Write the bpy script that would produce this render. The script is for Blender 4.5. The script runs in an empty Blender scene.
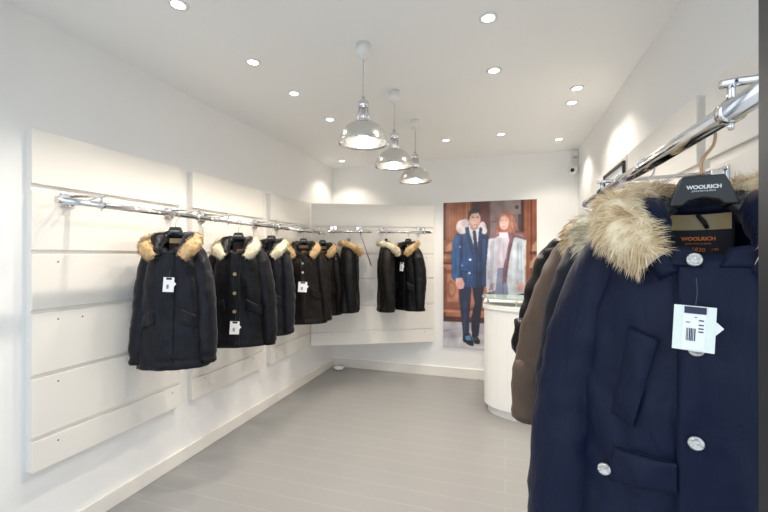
import bpy, bmesh, math, random
import numpy as np
from mathutils import Vector, Matrix, noise, Euler

sc = bpy.context.scene
COL = sc.collection
PI = math.pi
random.seed(7)

# ------------------------------------------------------------------ materials
def new_mat(name):
    m = bpy.data.materials.new(name)
    m.use_nodes = True
    return m, m.node_tree, m.node_tree.nodes['Principled BSDF']

def setp(b, **kw):
    names = dict(color='Base Color', rough='Roughness', metal='Metallic', spec='Specular IOR Level', sheen='Sheen Weight',
                 sheen_rough='Sheen Roughness', trans='Transmission Weight', ior='IOR', coat='Coat Weight',
                 coat_rough='Coat Roughness', emit='Emission Color', estr='Emission Strength', alpha='Alpha')
    for k, v in kw.items():
        inp = b.inputs[names[k]]
        if k in ('color', 'emit') and len(v) == 3:
            v = (*v, 1)
        inp.default_value = v

def plain(name, color, rough=0.5, bump=0.0, bscale=60, vary=0.0, vscale=4, **kw):
    m, nt, b = new_mat(name)
    setp(b, color=color, rough=rough, **kw)
    tc = nt.nodes.new('ShaderNodeTexCoord')
    if bump:
        n = nt.nodes.new('ShaderNodeTexNoise'); n.inputs['Scale'].default_value = bscale; n.inputs['Detail'].default_value = 6
        bp = nt.nodes.new('ShaderNodeBump'); bp.inputs['Strength'].default_value = bump; bp.inputs['Distance'].default_value = 0.01
        nt.links.new(tc.outputs['Object'], n.inputs['Vector'])
        nt.links.new(n.outputs['Fac'], bp.inputs['Height']); nt.links.new(bp.outputs['Normal'], b.inputs['Normal'])
    if vary:
        n = nt.nodes.new('ShaderNodeTexNoise'); n.inputs['Scale'].default_value = vscale; n.inputs['Detail'].default_value = 4
        mx = nt.nodes.new('ShaderNodeMix'); mx.data_type = 'RGBA'
        mx.inputs[6].default_value = (*[c * (1 - vary) for c in color], 1)
        mx.inputs[7].default_value = (*[min(1, c * (1 + vary)) for c in color], 1)
        nt.links.new(tc.outputs['Object'], n.inputs['Vector'])
        nt.links.new(n.outputs['Fac'], mx.inputs[0]); nt.links.new(mx.outputs[2], b.inputs['Base Color'])
    return m

def fur_mat(name, base, tip, root=None):
    m, nt, b = new_mat(name)
    setp(b, rough=0.75, spec=0.15, sheen=0.25)
    tc = nt.nodes.new('ShaderNodeTexCoord')
    geo = nt.nodes.new('ShaderNodeNewGeometry')
    n = nt.nodes.new('ShaderNodeTexNoise'); n.inputs['Scale'].default_value = 16; n.inputs['Detail'].default_value = 3
    nt.links.new(tc.outputs['Object'], n.inputs['Vector'])
    ad = nt.nodes.new('ShaderNodeMath'); ad.operation = 'MULTIPLY_ADD'; ad.inputs[1].default_value = 0.55
    sb = nt.nodes.new('ShaderNodeMath'); sb.operation = 'MULTIPLY_ADD'; sb.inputs[1].default_value = 1.5; sb.inputs[2].default_value = -0.5
    nt.links.new(n.outputs['Fac'], sb.inputs[0])
    nt.links.new(geo.outputs['Random Per Island'], ad.inputs[0]); nt.links.new(sb.outputs[0], ad.inputs[2])
    r = nt.nodes.new('ShaderNodeValToRGB')
    e = r.color_ramp.elements
    e[0].position = 0.0; e[0].color = (*(root or [c * 0.45 for c in base]), 1)
    e[1].position = 0.95; e[1].color = (*tip, 1)
    k = e.new(0.4); k.color = (*base, 1)
    nt.links.new(ad.outputs[0], r.inputs['Fac']); nt.links.new(r.outputs['Color'], b.inputs['Base Color'])
    return m

M = {}
M['wall'] = plain('wall_paint', (0.885, 0.88, 0.87), 0.55, bump=0.03, bscale=90, vary=0.012, vscale=2)
M['ceiling'] = plain('ceiling_paint', (0.93, 0.93, 0.925), 0.7, bump=0.02, bscale=70)
M['panel'] = plain('panel_lacquer', (0.83, 0.80, 0.75), 0.42, bump=0.02, bscale=40, vary=0.01)
M['chrome'] = plain('chrome', (0.74, 0.74, 0.75), 0.14, metal=1.0, vary=0.03, vscale=20)
M['chrome_dull'] = plain('polished_aluminium', (0.70, 0.69, 0.67), 0.2, metal=1.0, vary=0.05, vscale=12)
M['bronze'] = plain('bronze_wire', (0.42, 0.24, 0.13), 0.3, metal=1.0, vary=0.1, vscale=30)
M['hanger'] = plain('hanger_black', (0.018, 0.018, 0.02), 0.38, bump=0.02, bscale=120)
M['charcoal'] = plain('charcoal_metal', (0.017, 0.018, 0.021), 0.45, bump=0.02, bscale=80)
M['white_plastic'] = plain('white_plastic', (0.82, 0.82, 0.80), 0.35, vary=0.01)
M['black_plastic'] = plain('black_plastic', (0.01, 0.01, 0.01), 0.2, vary=0.1)
M['grey_plastic'] = plain('grey_plastic', (0.50, 0.49, 0.47), 0.45, vary=0.02)
M['black_wood'] = plain('black_wood', (0.03, 0.028, 0.026), 0.4, vary=0.3, vscale=25)
M['counter'] = plain('counter_white', (0.86, 0.85, 0.82), 0.4, vary=0.01)
M['card'] = plain('tag_card', (0.78, 0.82, 0.74), 0.6, vary=0.02, vscale=30)
M['sticker'] = plain('white_sticker', (0.86, 0.86, 0.88), 0.5, vary=0.01)
M['ink'] = plain('printed_ink', (0.05, 0.05, 0.06), 0.6, vary=0.1)
M['navy_ink'] = plain('navy_strip', (0.02, 0.022, 0.06), 0.5, vary=0.1)
M['letter_white'] = plain('letter_white', (0.72, 0.72, 0.70), 0.5, vary=0.02)
M['letter_orange'] = plain('letter_orange', (0.75, 0.20, 0.03), 0.5, vary=0.1, vscale=80)
M['gold_cloth'] = plain('gold_lining', (0.46, 0.34, 0.17), 0.45, bump=0.15, bscale=120, sheen=0.3, vary=0.15, vscale=30)
M['label_cloth'] = plain('woven_label', (0.012, 0.012, 0.018), 0.7, bump=0.1, bscale=300)
M['metal_button'] = plain('pewter_button', (0.62, 0.60, 0.56), 0.32, metal=0.85, bump=0.6, bscale=180, vary=0.15, vscale=120)
M['brass_button'] = plain('brass_button', (0.60, 0.47, 0.22), 0.3, metal=0.9, vary=0.1, vscale=60)
M['dark_button'] = plain('dark_button', (0.05, 0.045, 0.04), 0.35, vary=0.1, vscale=60)
M['hole'] = plain('dark_hole', (0.015, 0.013, 0.012), 0.7, vary=0.1)
M['cord'] = plain('white_cord', (0.62, 0.62, 0.60), 0.5, vary=0.02)
M['rod'] = plain('rose_wood_rod', (0.52, 0.36, 0.29), 0.45, vary=0.1, vscale=20)
M['pavement'] = plain('pavement_stone', (0.52, 0.51, 0.50), 0.8, bump=0.2, bscale=30, vary=0.1, vscale=3)

def cloth(name, color, rough=0.5, sheen=0.3, spec=0.19):
    m, nt, b = new_mat(name)
    setp(b, color=color, rough=rough, sheen=sheen, sheen_rough=0.4, spec=spec)
    tc = nt.nodes.new('ShaderNodeTexCoord')
    n1 = nt.nodes.new('ShaderNodeTexNoise'); n1.inputs['Scale'].default_value = 26; n1.inputs['Detail'].default_value = 5; n1.inputs['Distortion'].default_value = 0.6
    n2 = nt.nodes.new('ShaderNodeTexNoise'); n2.inputs['Scale'].default_value = 500; n2.inputs['Detail'].default_value = 2
    mp = nt.nodes.new('ShaderNodeMapping'); mp.inputs['Scale'].default_value = (1, 1, 0.45)
    nt.links.new(tc.outputs['Object'], mp.inputs['Vector']); nt.links.new(mp.outputs['Vector'], n1.inputs['Vector'])
    nt.links.new(tc.outputs['Object'], n2.inputs['Vector'])
    b1 = nt.nodes.new('ShaderNodeBump'); b1.inputs['Strength'].default_value = 0.45; b1.inputs['Distance'].default_value = 0.012
    b2 = nt.nodes.new('ShaderNodeBump'); b2.inputs['Strength'].default_value = 0.08; b2.inputs['Distance'].default_value = 0.002
    nt.links.new(n1.outputs['Fac'], b1.inputs['Height']); nt.links.new(n2.outputs['Fac'], b2.inputs['Height'])
    nt.links.new(b1.outputs['Normal'], b2.inputs['Normal']); nt.links.new(b2.outputs['Normal'], b.inputs['Normal'])
    mx = nt.nodes.new('ShaderNodeMix'); mx.data_type = 'RGBA'
    mx.inputs[6].default_value = (*[c * 0.85 for c in color], 1); mx.inputs[7].default_value = (*[c * 1.15 for c in color], 1)
    nt.links.new(n1.outputs['Fac'], mx.inputs[0]); nt.links.new(mx.outputs[2], b.inputs['Base Color'])
    return m

M['navy'] = cloth('navy_cloth', (0.0026, 0.0062, 0.024), 0.5, 0.03)
M['navy_dark'] = cloth('dark_navy_cloth', (0.005, 0.007, 0.016), 0.5, 0.03)
M['ink_blue'] = cloth('ink_blue_cloth', (0.0065, 0.0072, 0.012), 0.40, 0.14)
M['black_navy'] = cloth('blue_black_cloth', (0.0032, 0.0034, 0.0052), 0.40, 0.10)
M['black'] = cloth('black_cloth', (0.003, 0.003, 0.0033), 0.42, 0.03)
M['brown_black'] = cloth('brown_black_cloth', (0.0055, 0.0038, 0.003), 0.45, 0.03)
M['taupe'] = cloth('taupe_cloth', (0.098, 0.064, 0.046), 0.5, 0.1)
M['puffer'] = cloth('black_nylon', (0.004, 0.004, 0.005), 0.3, 0.03)
M['fur_cream'] = fur_mat('cream_fur', (0.66, 0.50, 0.29), (0.92, 0.81, 0.60), (0.34, 0.22, 0.10))
M['fur_tan'] = fur_mat('tan_fur', (0.47, 0.31, 0.14), (0.72, 0.54, 0.31), (0.13, 0.07, 0.03))
M['fur_pale'] = fur_mat('pale_fur', (0.62, 0.55, 0.38), (0.86, 0.82, 0.66), (0.25, 0.20, 0.13))

def emitter(name, col, s):
    m, nt, b = new_mat(name)
    setp(b, color=(0.9, 0.9, 0.9), emit=col, estr=s)
    return m
M['lamp_disc'] = emitter('lit_lamp_face', (1, 0.95, 0.86), 9)
M['bulb'] = emitter('lit_bulb', (1, 0.96, 0.9), 6)

def glass_mat(name, tint, fac=0.1):
    m = bpy.data.materials.new(name); m.use_nodes = True
    nt = m.node_tree; nt.nodes.clear()
    o = nt.nodes.new('ShaderNodeOutputMaterial'); t = nt.nodes.new('ShaderNodeBsdfTransparent'); g = nt.nodes.new('ShaderNodeBsdfGlossy')
    t.inputs['Color'].default_value = (*tint, 1); g.inputs['Roughness'].default_value = 0.03
    mx = nt.nodes.new('ShaderNodeMixShader'); mx.inputs[0].default_value = fac
    nt.links.new(t.outputs[0], mx.inputs[1]); nt.links.new(g.outputs[0], mx.inputs[2]); nt.links.new(mx.outputs[0], o.inputs['Surface'])
    return m
M['pane'] = glass_mat('window_glass', (0.96, 0.98, 0.98), 0.06)
m, nt, b = new_mat('green_glass'); setp(b, color=(0.74, 0.94, 0.83), rough=0.08, trans=0.55, ior=1.3, spec=0.6)
M['green_glass'] = m

# floor: painted boards running across the shop
def floor_mat():
    m, nt, b = new_mat('grey_floor_boards')
    tc = nt.nodes.new('ShaderNodeTexCoord')
    br = nt.nodes.new('ShaderNodeTexBrick')
    br.offset = 0.37; br.inputs['Scale'].default_value = 1.0
    br.inputs['Brick Width'].default_value = 40; br.inputs['Row Height'].default_value = 0.15
    br.inputs['Mortar Size'].default_value = 0.0022; br.inputs['Mortar Smooth'].default_value = 0.3
    br.inputs['Color1'].default_value = (0.295, 0.293, 0.291, 1); br.inputs['Color2'].default_value = (0.300, 0.298, 0.295, 1)
    br.inputs['Mortar'].default_value = (0.38, 0.375, 0.365, 1)
    nt.links.new(tc.outputs['Object'], br.inputs['Vector'])
    n = nt.nodes.new('ShaderNodeTexNoise'); n.inputs['Scale'].default_value = 1.6; n.inputs['Detail'].default_value = 5
    nt.links.new(tc.outputs['Object'], n.inputs['Vector'])
    mx = nt.nodes.new('ShaderNodeMix'); mx.data_type = 'RGBA'; mx.blend_type = 'MULTIPLY'; mx.inputs[0].default_value = 1
    r = nt.nodes.new('ShaderNodeValToRGB'); r.color_ramp.elements[0].color = (0.93, 0.93, 0.93, 1); r.color_ramp.elements[1].color = (1, 1, 1, 1)
    nt.links.new(n.outputs['Fac'], r.inputs['Fac']); nt.links.new(br.outputs['Color'], mx.inputs[6]); nt.links.new(r.outputs['Color'], mx.inputs[7])
    nt.links.new(mx.outputs[2], b.inputs['Base Color'])
    mr = nt.nodes.new('ShaderNodeMapRange'); mr.inputs[3].default_value = 0.28; mr.inputs[4].default_value = 0.40
    nt.links.new(n.outputs['Fac'], mr.inputs[0]); nt.links.new(mr.outputs[0], b.inputs['Roughness'])
    bp = nt.nodes.new('ShaderNodeBump'); bp.inputs['Strength'].default_value = 0.15; bp.inputs['Distance'].default_value = 0.003; bp.invert = True
    nt.links.new(br.outputs['Fac'], bp.inputs['Height']); nt.links.new(bp.outputs['Normal'], b.inputs['Normal'])
    setp(b, spec=0.5)
    return m
M['floor'] = floor_mat()

def counter_front_mat():
    m, nt, b = new_mat('counter_boards'); setp(b, rough=0.4)
    tc = nt.nodes.new('ShaderNodeTexCoord'); w = nt.nodes.new('ShaderNodeTexWave')
    w.bands_direction = 'X'; w.inputs['Scale'].default_value = 3.4
    r = nt.nodes.new('ShaderNodeValToRGB'); r.color_ramp.elements[0].position = 0.0; r.color_ramp.elements[0].color = (0.80, 0.79, 0.765, 1)
    r.color_ramp.elements[1].position = 0.012; r.color_ramp.elements[1].color = (0.86, 0.85, 0.82, 1)
    nt.links.new(tc.outputs['Object'], w.inputs['Vector']); nt.links.new(w.outputs['Fac'], r.inputs['Fac']); nt.links.new(r.outputs['Color'], b.inputs['Base Color'])
    return m
M['counter_boards'] = counter_front_mat()

# ------------------------------------------------------------------ helpers
def link_mesh(name, bm, mat, parent=None, smooth=False):
    me = bpy.data.meshes.new(name); bm.normal_update(); bm.to_mesh(me); bm.free()
    if mat: me.materials.append(mat)
    if smooth:
        for p in me.polygons: p.use_smooth = True
    o = bpy.data.objects.new(name, me); COL.objects.link(o)
    if parent: o.parent = parent
    return o

def tag(o, label, cat, group=None):
    o['label'] = label; o['category'] = cat
    if group: o['group'] = group
    return o

def thing(name, label, cat, loc=(0, 0, 0), rz=0, group=None):
    o = bpy.data.objects.new(name, None); COL.objects.link(o)
    o.empty_display_size = 0.05
    o.location = loc; o.rotation_euler = (0, 0, rz)
    return tag(o, label, cat, group)

def struct(o):
    o['kind'] = 'structure'; return o

def box(bm, lo, hi, bev=0.0):
    vs = [bm.verts.new((x, y, z)) for x in (lo[0], hi[0]) for y in (lo[1], hi[1]) for z in (lo[2], hi[2])]
    fs = [(0, 1, 3, 2), (4, 6, 7, 5), (0, 4, 5, 1), (2, 3, 7, 6), (0, 2, 6, 4), (1, 5, 7, 3)]
    faces = [bm.faces.new([vs[i] for i in f]) for f in fs]
    if bev:
        es = list({e for f in faces for e in f.edges})
        bmesh.ops.bevel(bm, geom=es, offset=bev, segments=2, profile=0.5, affect='EDGES')
    return vs

def tube(bm, pts, r, seg=12, caps=True):
    pts = [Vector(p) for p in pts]
    rs = r if isinstance(r, (list, tuple)) else [r] * len(pts)
    prev = None; rings = []
    for i, p in enumerate(pts):
        t = (pts[min(i + 1, len(pts) - 1)] - pts[max(i - 1, 0)]).normalized()
        if prev is None:
            a = Vector((0, 0, 1)) if abs(t.z) < 0.9 else Vector((1, 0, 0))
            n = t.cross(a).normalized()
        else:
            n = (prev - t * prev.dot(t)).normalized()
        prev = n; bnn = t.cross(n)
        rings.append([bm.verts.new(p + (n * math.cos(k * 2 * PI / seg) + bnn * math.sin(k * 2 * PI / seg)) * rs[i]) for k in range(seg)])
    for a, b2 in zip(rings, rings[1:]):
        for k in range(seg):
            bm.faces.new((a[k], a[(k + 1) % seg], b2[(k + 1) % seg], b2[k]))
    if caps:
        bm.faces.new(rings[0][::-1]); bm.faces.new(rings[-1])
    return rings

def lathe(bm, prof, seg=40, cx=0, cy=0, close=False):
    rings = []
    for r, z in prof:
        rings.append([bm.verts.new((cx + max(r, 1e-4) * math.cos(k * 2 * PI / seg), cy + max(r, 1e-4) * math.sin(k * 2 * PI / seg), z)) for k in range(seg)])
    prs = list(zip(rings, rings[1:]))
    if close: prs.append((rings[-1], rings[0]))
    for a, b2 in prs:
        for k in range(seg):
            bm.faces.new((a[k], a[(k + 1) % seg], b2[(k + 1) % seg], b2[k]))
    return rings

def prism(bm, poly, z0, z1, axis='z'):
    def P(a, b2, c):
        return {'z': (a, b2, c), 'y': (a, c, b2), 'x': (c, a, b2)}[axis]
    lo = [bm.verts.new(P(x, y, z0)) for x, y in poly]; hi = [bm.verts.new(P(x, y, z1)) for x, y in poly]
    n = len(poly)
    bm.faces.new(lo[::-1]); bm.faces.new(hi)
    for k in range(n): bm.faces.new((lo[k], lo[(k + 1) % n], hi[(k + 1) % n], hi[k]))
    bmesh.ops.recalc_face_normals(bm, faces=bm.faces)

def text_mesh(name, s, size, mat, parent, loc, rot, extrude=0.0006, bold=0.0):
    cu = bpy.data.curves.new(name, 'FONT'); cu.body = s; cu.size = size; cu.extrude = extrude; cu.align_x = 'CENTER'; cu.offset = bold
    t = bpy.data.objects.new(name + '_src', cu); COL.objects.link(t)
    bpy.context.view_layer.update()
    me = bpy.data.meshes.new_from_object(t.evaluated_get(bpy.context.evaluated_depsgraph_get()))
    bpy.data.objects.remove(t)
    me.materials.clear(); me.materials.append(mat)
    o = bpy.data.objects.new(name, me); COL.objects.link(o); o.parent = parent
    o.location = loc; o.rotation_euler = rot
    return o

def catmull(pts, n):
    pts = [Vector(p) for p in pts]; P = [pts[0] * 2 - pts[1]] + pts + [pts[-1] * 2 - pts[-2]]
    out = []
    for i in range(1, len(P) - 2):
        for k in range(n):
            t = k / n
            a, b2, c, d = P[i - 1], P[i], P[i + 1], P[i + 2]
            out.append(0.5 * ((2 * b2) + (c - a) * t + (2 * a - 5 * b2 + 4 * c - d) * t * t + (3 * b2 - a - 3 * c + d) * t ** 3))
    out.append(pts[-1]); return out

def interp(tab, z):
    if z >= tab[0][0]: return tab[0][1:]
    for a, b2 in zip(tab, tab[1:]):
        if a[0] >= z >= b2[0]:
            t = (a[0] - z) / (a[0] - b2[0]); t = t * t * (3 - 2 * t) * 0.5 + t * 0.5
            return tuple(u + (v - u) * t for u, v in zip(a[1:], b2[1:]))
    return tab[-1][1:]

# ------------------------------------------------------------------ the room
WL, WR, WB, CH, WF = -2.25, 0.79, 4.80, 2.70, 0.42   # left, right, back, ceiling height, shop front
T = 0.12
def slab(name, lo, hi, mat, bev=0):
    bm = bmesh.new(); box(bm, lo, hi, bev); return struct(link_mesh(name, bm, mat))
slab('floor', (WL - T, WF, -0.1), (WR + T, WB + T, 0), M['floor'])
slab('ceiling', (WL - T, WF, CH), (WR + T, WB + T, CH + 0.1), M['ceiling'])
slab('wall_left', (WL - T, WF, 0), (WL, WB + T, CH), M['wall'])
slab('wall_right', (WR, WF, 0), (WR + T, WB + T, CH), M['wall'])
slab('wall_back', (WL, WB, 0), (WR, WB + T, CH), M['wall'])
slab('wall_front', (WL - T, WF - 0.1, 2.45), (WR + T, WF, CH + 0.1), M['wall'])
slab('pavement', (-5, -4.5, -0.12), (4, WF, -0.02), M['pavement'])
bm = bmesh.new()
box(bm, (WL, WF, 0), (WL + 0.02, WB - 0.02, 0.095), 0.003); struct(link_mesh('baseboard_left', bm, M['panel']))
bm = bmesh.new()
box(bm, (WL, WB - 0.02, 0), (WR, WB, 0.12), 0.003); struct(link_mesh('baseboard_back', bm, M['panel']))
bm = bmesh.new()
box(bm, (WR - 0.02, WF, 0), (WR, WB - 0.02, 0.095), 0.003); struct(link_mesh('baseboard_right', bm, M['panel']))
# shop front: dark jambs, side pane
slab('trim_1', (0.2335, 0.375, -0.02), (0.30, 0.465, 2.45), M['charcoal'], 0.003)
slab('trim_2', (-0.98, 0.34, -0.02), (-0.90, 0.42, 2.45), M['charcoal'], 0.003)
bm = bmesh.new()
box(bm, (WL, 0.36, 0.0), (-0.98, 0.42, 0.08)); box(bm, (WL, 0.36, 2.40), (-0.98, 0.42, 2.45)); box(bm, (WL, 0.36, 0.08), (WL + 0.05, 0.42, 2.40))
w = struct(link_mesh('window_1', bm, M['charcoal']))
bm = bmesh.new(); box(bm, (WL + 0.05, 0.385, 0.08), (-0.98, 0.395, 2.40)); link_mesh('pane', bm, M['pane'], w)
bm = bmesh.new()
box(bm, (0.30, 0.38, 0.0), (WR, 0.44, 0.08)); box(bm, (0.30, 0.38, 2.40), (WR, 0.44, 2.45))
w = struct(link_mesh('window_2', bm, M['charcoal']))
bm = bmesh.new(); box(bm, (0.30, 0.405, 0.08), (WR, 0.415, 2.40)); link_mesh('pane', bm, M['pane'], w)

# ------------------------------------------------------------------ wall panels of wide boards
BOARDS = [(0.435, 0.586), (0.606, 0.893), (0.913, 1.213), (1.233, 1.510), (1.530, 1.822), (1.856, 2.125)]
def wall_panel(label, origin, direction, length, inward, depth, holes, sheet=0.014):
    """wide boards along direction on a solid backing that stands off the wall"""
    ang = math.atan2(direction[1], direction[0])
    t = thing('wall_panel', label, 'wall panel', (origin[0], origin[1], BOARDS[0][0]), ang, 'white board panels lining the walls')
    s = inward       # +1 : the room is on local +y, -1 : on local -y
    z0 = BOARDS[0][0]
    for a, b2 in BOARDS:
        bm = bmesh.new(); ys = sorted((0, -s * sheet))
        box(bm, (0, ys[0], a - z0), (length, ys[1], b2 - z0), 0.0025); link_mesh('board', bm, M['panel'], t)
    bm = bmesh.new()
    ys = sorted((-s * (sheet + 0.0002), -s * depth)); box(bm, (0.003, ys[0], 0.003), (length - 0.003, ys[1], 1.687))
    link_mesh('backing', bm, M['panel'], t)
    for x, z in holes:
        bm = bmesh.new()
        prism(bm, [(x + 0.0042 * math.cos(k * PI / 5), z - z0 + 0.0042 * math.sin(k * PI / 5)) for k in range(10)], *sorted((0.0, s * 0.0008)), axis='y')
        link_mesh('fixing_hole', bm, M['hole'], t)
    return t
H1 = [(0.115, 1.47), (0.115, 1.175), (0.235, 1.17), (0.115, 0.855), (0.115, 0.55), (0.83, 0.55), (0.83, 0.855)]
H2 = [(0.12, 1.19), (0.12, 0.87), (0.12, 0.565), (0.72, 0.565), (0.72, 0.87)]
wall_panel('white board panel on the left wall nearest the shop front, behind the tan-fur parka', (-2.2, 1.27), (0, 1), 0.90, -1, 0.05, H1)
wall_panel('second white board panel along the left wall, behind the cream-fur parkas', (-2.2, 2.28), (0, 1), 0.88, -1, 0.05, H2)
wall_panel('third white board panel along the left wall, next to the slanted corner panel', (-2.2, 3.27), (0, 1), 0.80, -1, 0.05, H2)
DQ = Vector((-2.19, 4.08)); DD = Vector((1.36, 0.66)).normalized()
wall_panel('white board panel set slantwise across the far left corner', (DQ.x, DQ.y), (DD.x, DD.y), 1.50, -1, 0.05,
           [(0.55, 1.19), (0.2, 1.48), (0.25, 0.56), (0.75, 0.56), (1.1, 1.19), (1.4, 1.48), (1.38, 1.19), (1.38, 0.56), (0.9, 0.87)])
wall_panel('white board panel on the right wall behind the big navy parka', (0.71, 0.80), (0, 1), 0.92, 1, 0.08, H1[:3])
wall_panel('white board panel on the right wall just in front of the black frame', (0.71, 1.79), (0, 1), 0.88, 1, 0.08, H2[:2])
wall_panel('white board panel on the right wall carrying the black frame, near the counter', (0.71, 2.70), (0, 1), 1.0, 1, 0.08, H2[:2])

# ------------------------------------------------------------------ rails
def bracket(parent, x, reach, zrail, back_s, hang=False):
    """rail runs along local x at local y=0; the wall is at local y = back_s*reach"""
    bm = bmesh.new(); s = back_s
    box(bm, (x - 0.034, min(s * reach, s * (reach - 0.007)), 0.0), (x + 0.036, max(s * reach, s * (reach - 0.007)), 0.075), 0.001)
    box(bm, (x - 0.02, min(s * (reach - 0.007), s * (reach - 0.045)), 0.012), (x + 0.02, max(s * (reach - 0.007), s * (reach - 0.045)), 0.066), 0.003)
    br = link_mesh('bracket', bm, M['chrome'], parent)
    bm = bmesh.new(); tube(bm, [(x, s * (reach - 0.03), 0.055), (x, s * 0.02, 0.046), (x, -s * 0.014, 0.044)], 0.007)
    link_mesh('arm', bm, M['chrome'], br, True)
    bm = bmesh.new(); tube(bm, [(x + 0.012, s * (reach - 0.02), 0.008), (x + 0.012, s * 0.04, 0.044)], 0.004, 8)
    link_mesh('brace', bm, M['chrome'], br, True)
    bm = bmesh.new()
    tube(bm, [(x - 0.009, 0, 0), (x + 0.009, 0, 0)], 0.0196, 20)
    tube(bm, [(x, 0, 0.01), (x, 0, 0.046)], 0.006, 10); tube(bm, [(x, 0, -0.029), (x, 0, -0.017)], 0.004, 8)
    link_mesh('clamp', bm, M['chrome'], br, True)
    for dx in (-0.026, 0.026):
        for dz in (0.01, 0.065):
            bm = bmesh.new(); y0 = s * (reach - 0.007)
            tube(bm, [(x + dx, y0, dz), (x + dx, y0 - s * 0.006, dz)], 0.0055, 8); link_mesh('bolt', bm, M['chrome_dull'], br)
    if hang:
        bm = bmesh.new(); tube(bm, [(x, s * (reach - 0.02), 0.01), (x, s * (reach - 0.02), -0.17)], 0.0035, 8)
        link_mesh('drop_rod', bm, M['chrome_dull'], br, True)

def rail(label, start, direction, length, z, reach, back_s, xs, r=0.0155, hang=()):
    t = thing('clothes_rail', label, 'clothes rail', (start[0], start[1], z), math.atan2(direction[1], direction[0]), 'chrome clothes rails on the walls')
    bm = bmesh.new(); tube(bm, [(0, 0, 0), (length, 0, 0)], r, 24); link_mesh('pipe', bm, M['chrome'], t, True).data.polygons[-1].use_smooth = False
    for a, b2 in ((-0.004, 0.014), (length - 0.014, length + 0.004)):
        bm = bmesh.new(); tube(bm, [(a, 0, 0), (b2, 0, 0)], r + 0.0015, 24); link_mesh('end_cap', bm, M['chrome_dull'], t)
    for i, x in enumerate(xs): bracket(t, x, reach, z, back_s, i in hang)
    return t
RZ, RX = 1.757, -1.95
rail('chrome clothes rail nearest the shop front on the left wall, holding the tan-fur parka', (RX, 1.225), (0, 1), 0.96, RZ, 0.25, 1, (0.20, 0.84))
rail('middle chrome clothes rail on the left wall, holding the two cream-fur parkas', (RX, 2.21), (0, 1), 0.93, RZ, 0.25, 1, (0.15, 0.80), hang=(0,))
rail('chrome clothes rail at the far end of the left wall, holding the brown-black parkas', (RX, 3.16), (0, 1), 0.79, RZ, 0.25, 1, (0.2, 0.66))
DN = Vector((DD.y, -DD.x))
def dpt(s, off=0.25):
    p = DQ + DD * s + DN * off; return (p.x, p.y)
rail('left of two chrome clothes rails on the slanted corner panel, with a thin rod', dpt(0.20), (DD.x, DD.y), 0.49, 1.778, 0.25, 1, (0.06, 0.37))
rail('right of two chrome clothes rails on the slanted corner panel, beside the poster', dpt(0.76), (DD.x, DD.y), 0.64, 1.778, 0.25, 1, (0.10, 0.55))
RRX, RRZ = 0.34, 1.728
rail('chrome clothes rail on the right wall, holding the big navy parka in front', (RRX, 0.57), (0, 1), 1.30, RRZ, 0.37, -1, (0.172, 1.02), 0.0165)

# slanted rod on the corner rail
bm = bmesh.new()
p0 = dpt(0.555, 0.25); p1 = dpt(0.715, 0.012)
tube(bm, [(0.0, 0, 0), (p0[0] - p1[0], p0[1] - p1[1], 0.39)], 0.006, 10)
q = Vector((p0[0] - p1[0], p0[1] - p1[1], 0.39))
tube(bm, [q, q + Vector((DN.x * -0.004, DN.y * -0.004, 0.02)), q + Vector((DN.x * 0.02, DN.y * 0.02, 0.03)), q + Vector((DN.x * 0.04, DN.y * 0.04, 0.0))], 0.0035, 8)
o = link_mesh('hook_rod', bm, M['rod'], None, True); o.location = (p1[0], p1[1], 1.385)
tag(o, 'thin slanted reddish rod leaning from the corner rail to the white boards', 'rod')

# ------------------------------------------------------------------ coats
BODY = [(-0.120, 0.074, 0.066), (-0.150, 0.084, 0.076), (-0.180, 0.102, 0.088), (-0.215, 0.130, 0.100), (-0.260, 0.160, 0.112),
        (-0.330, 0.186, 0.124), (-0.480, 0.206, 0.130), (-0.640, 0.214, 0.124), (-0.800, 0.234, 0.128), (-0.96, 0.252, 0.134)]

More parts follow.
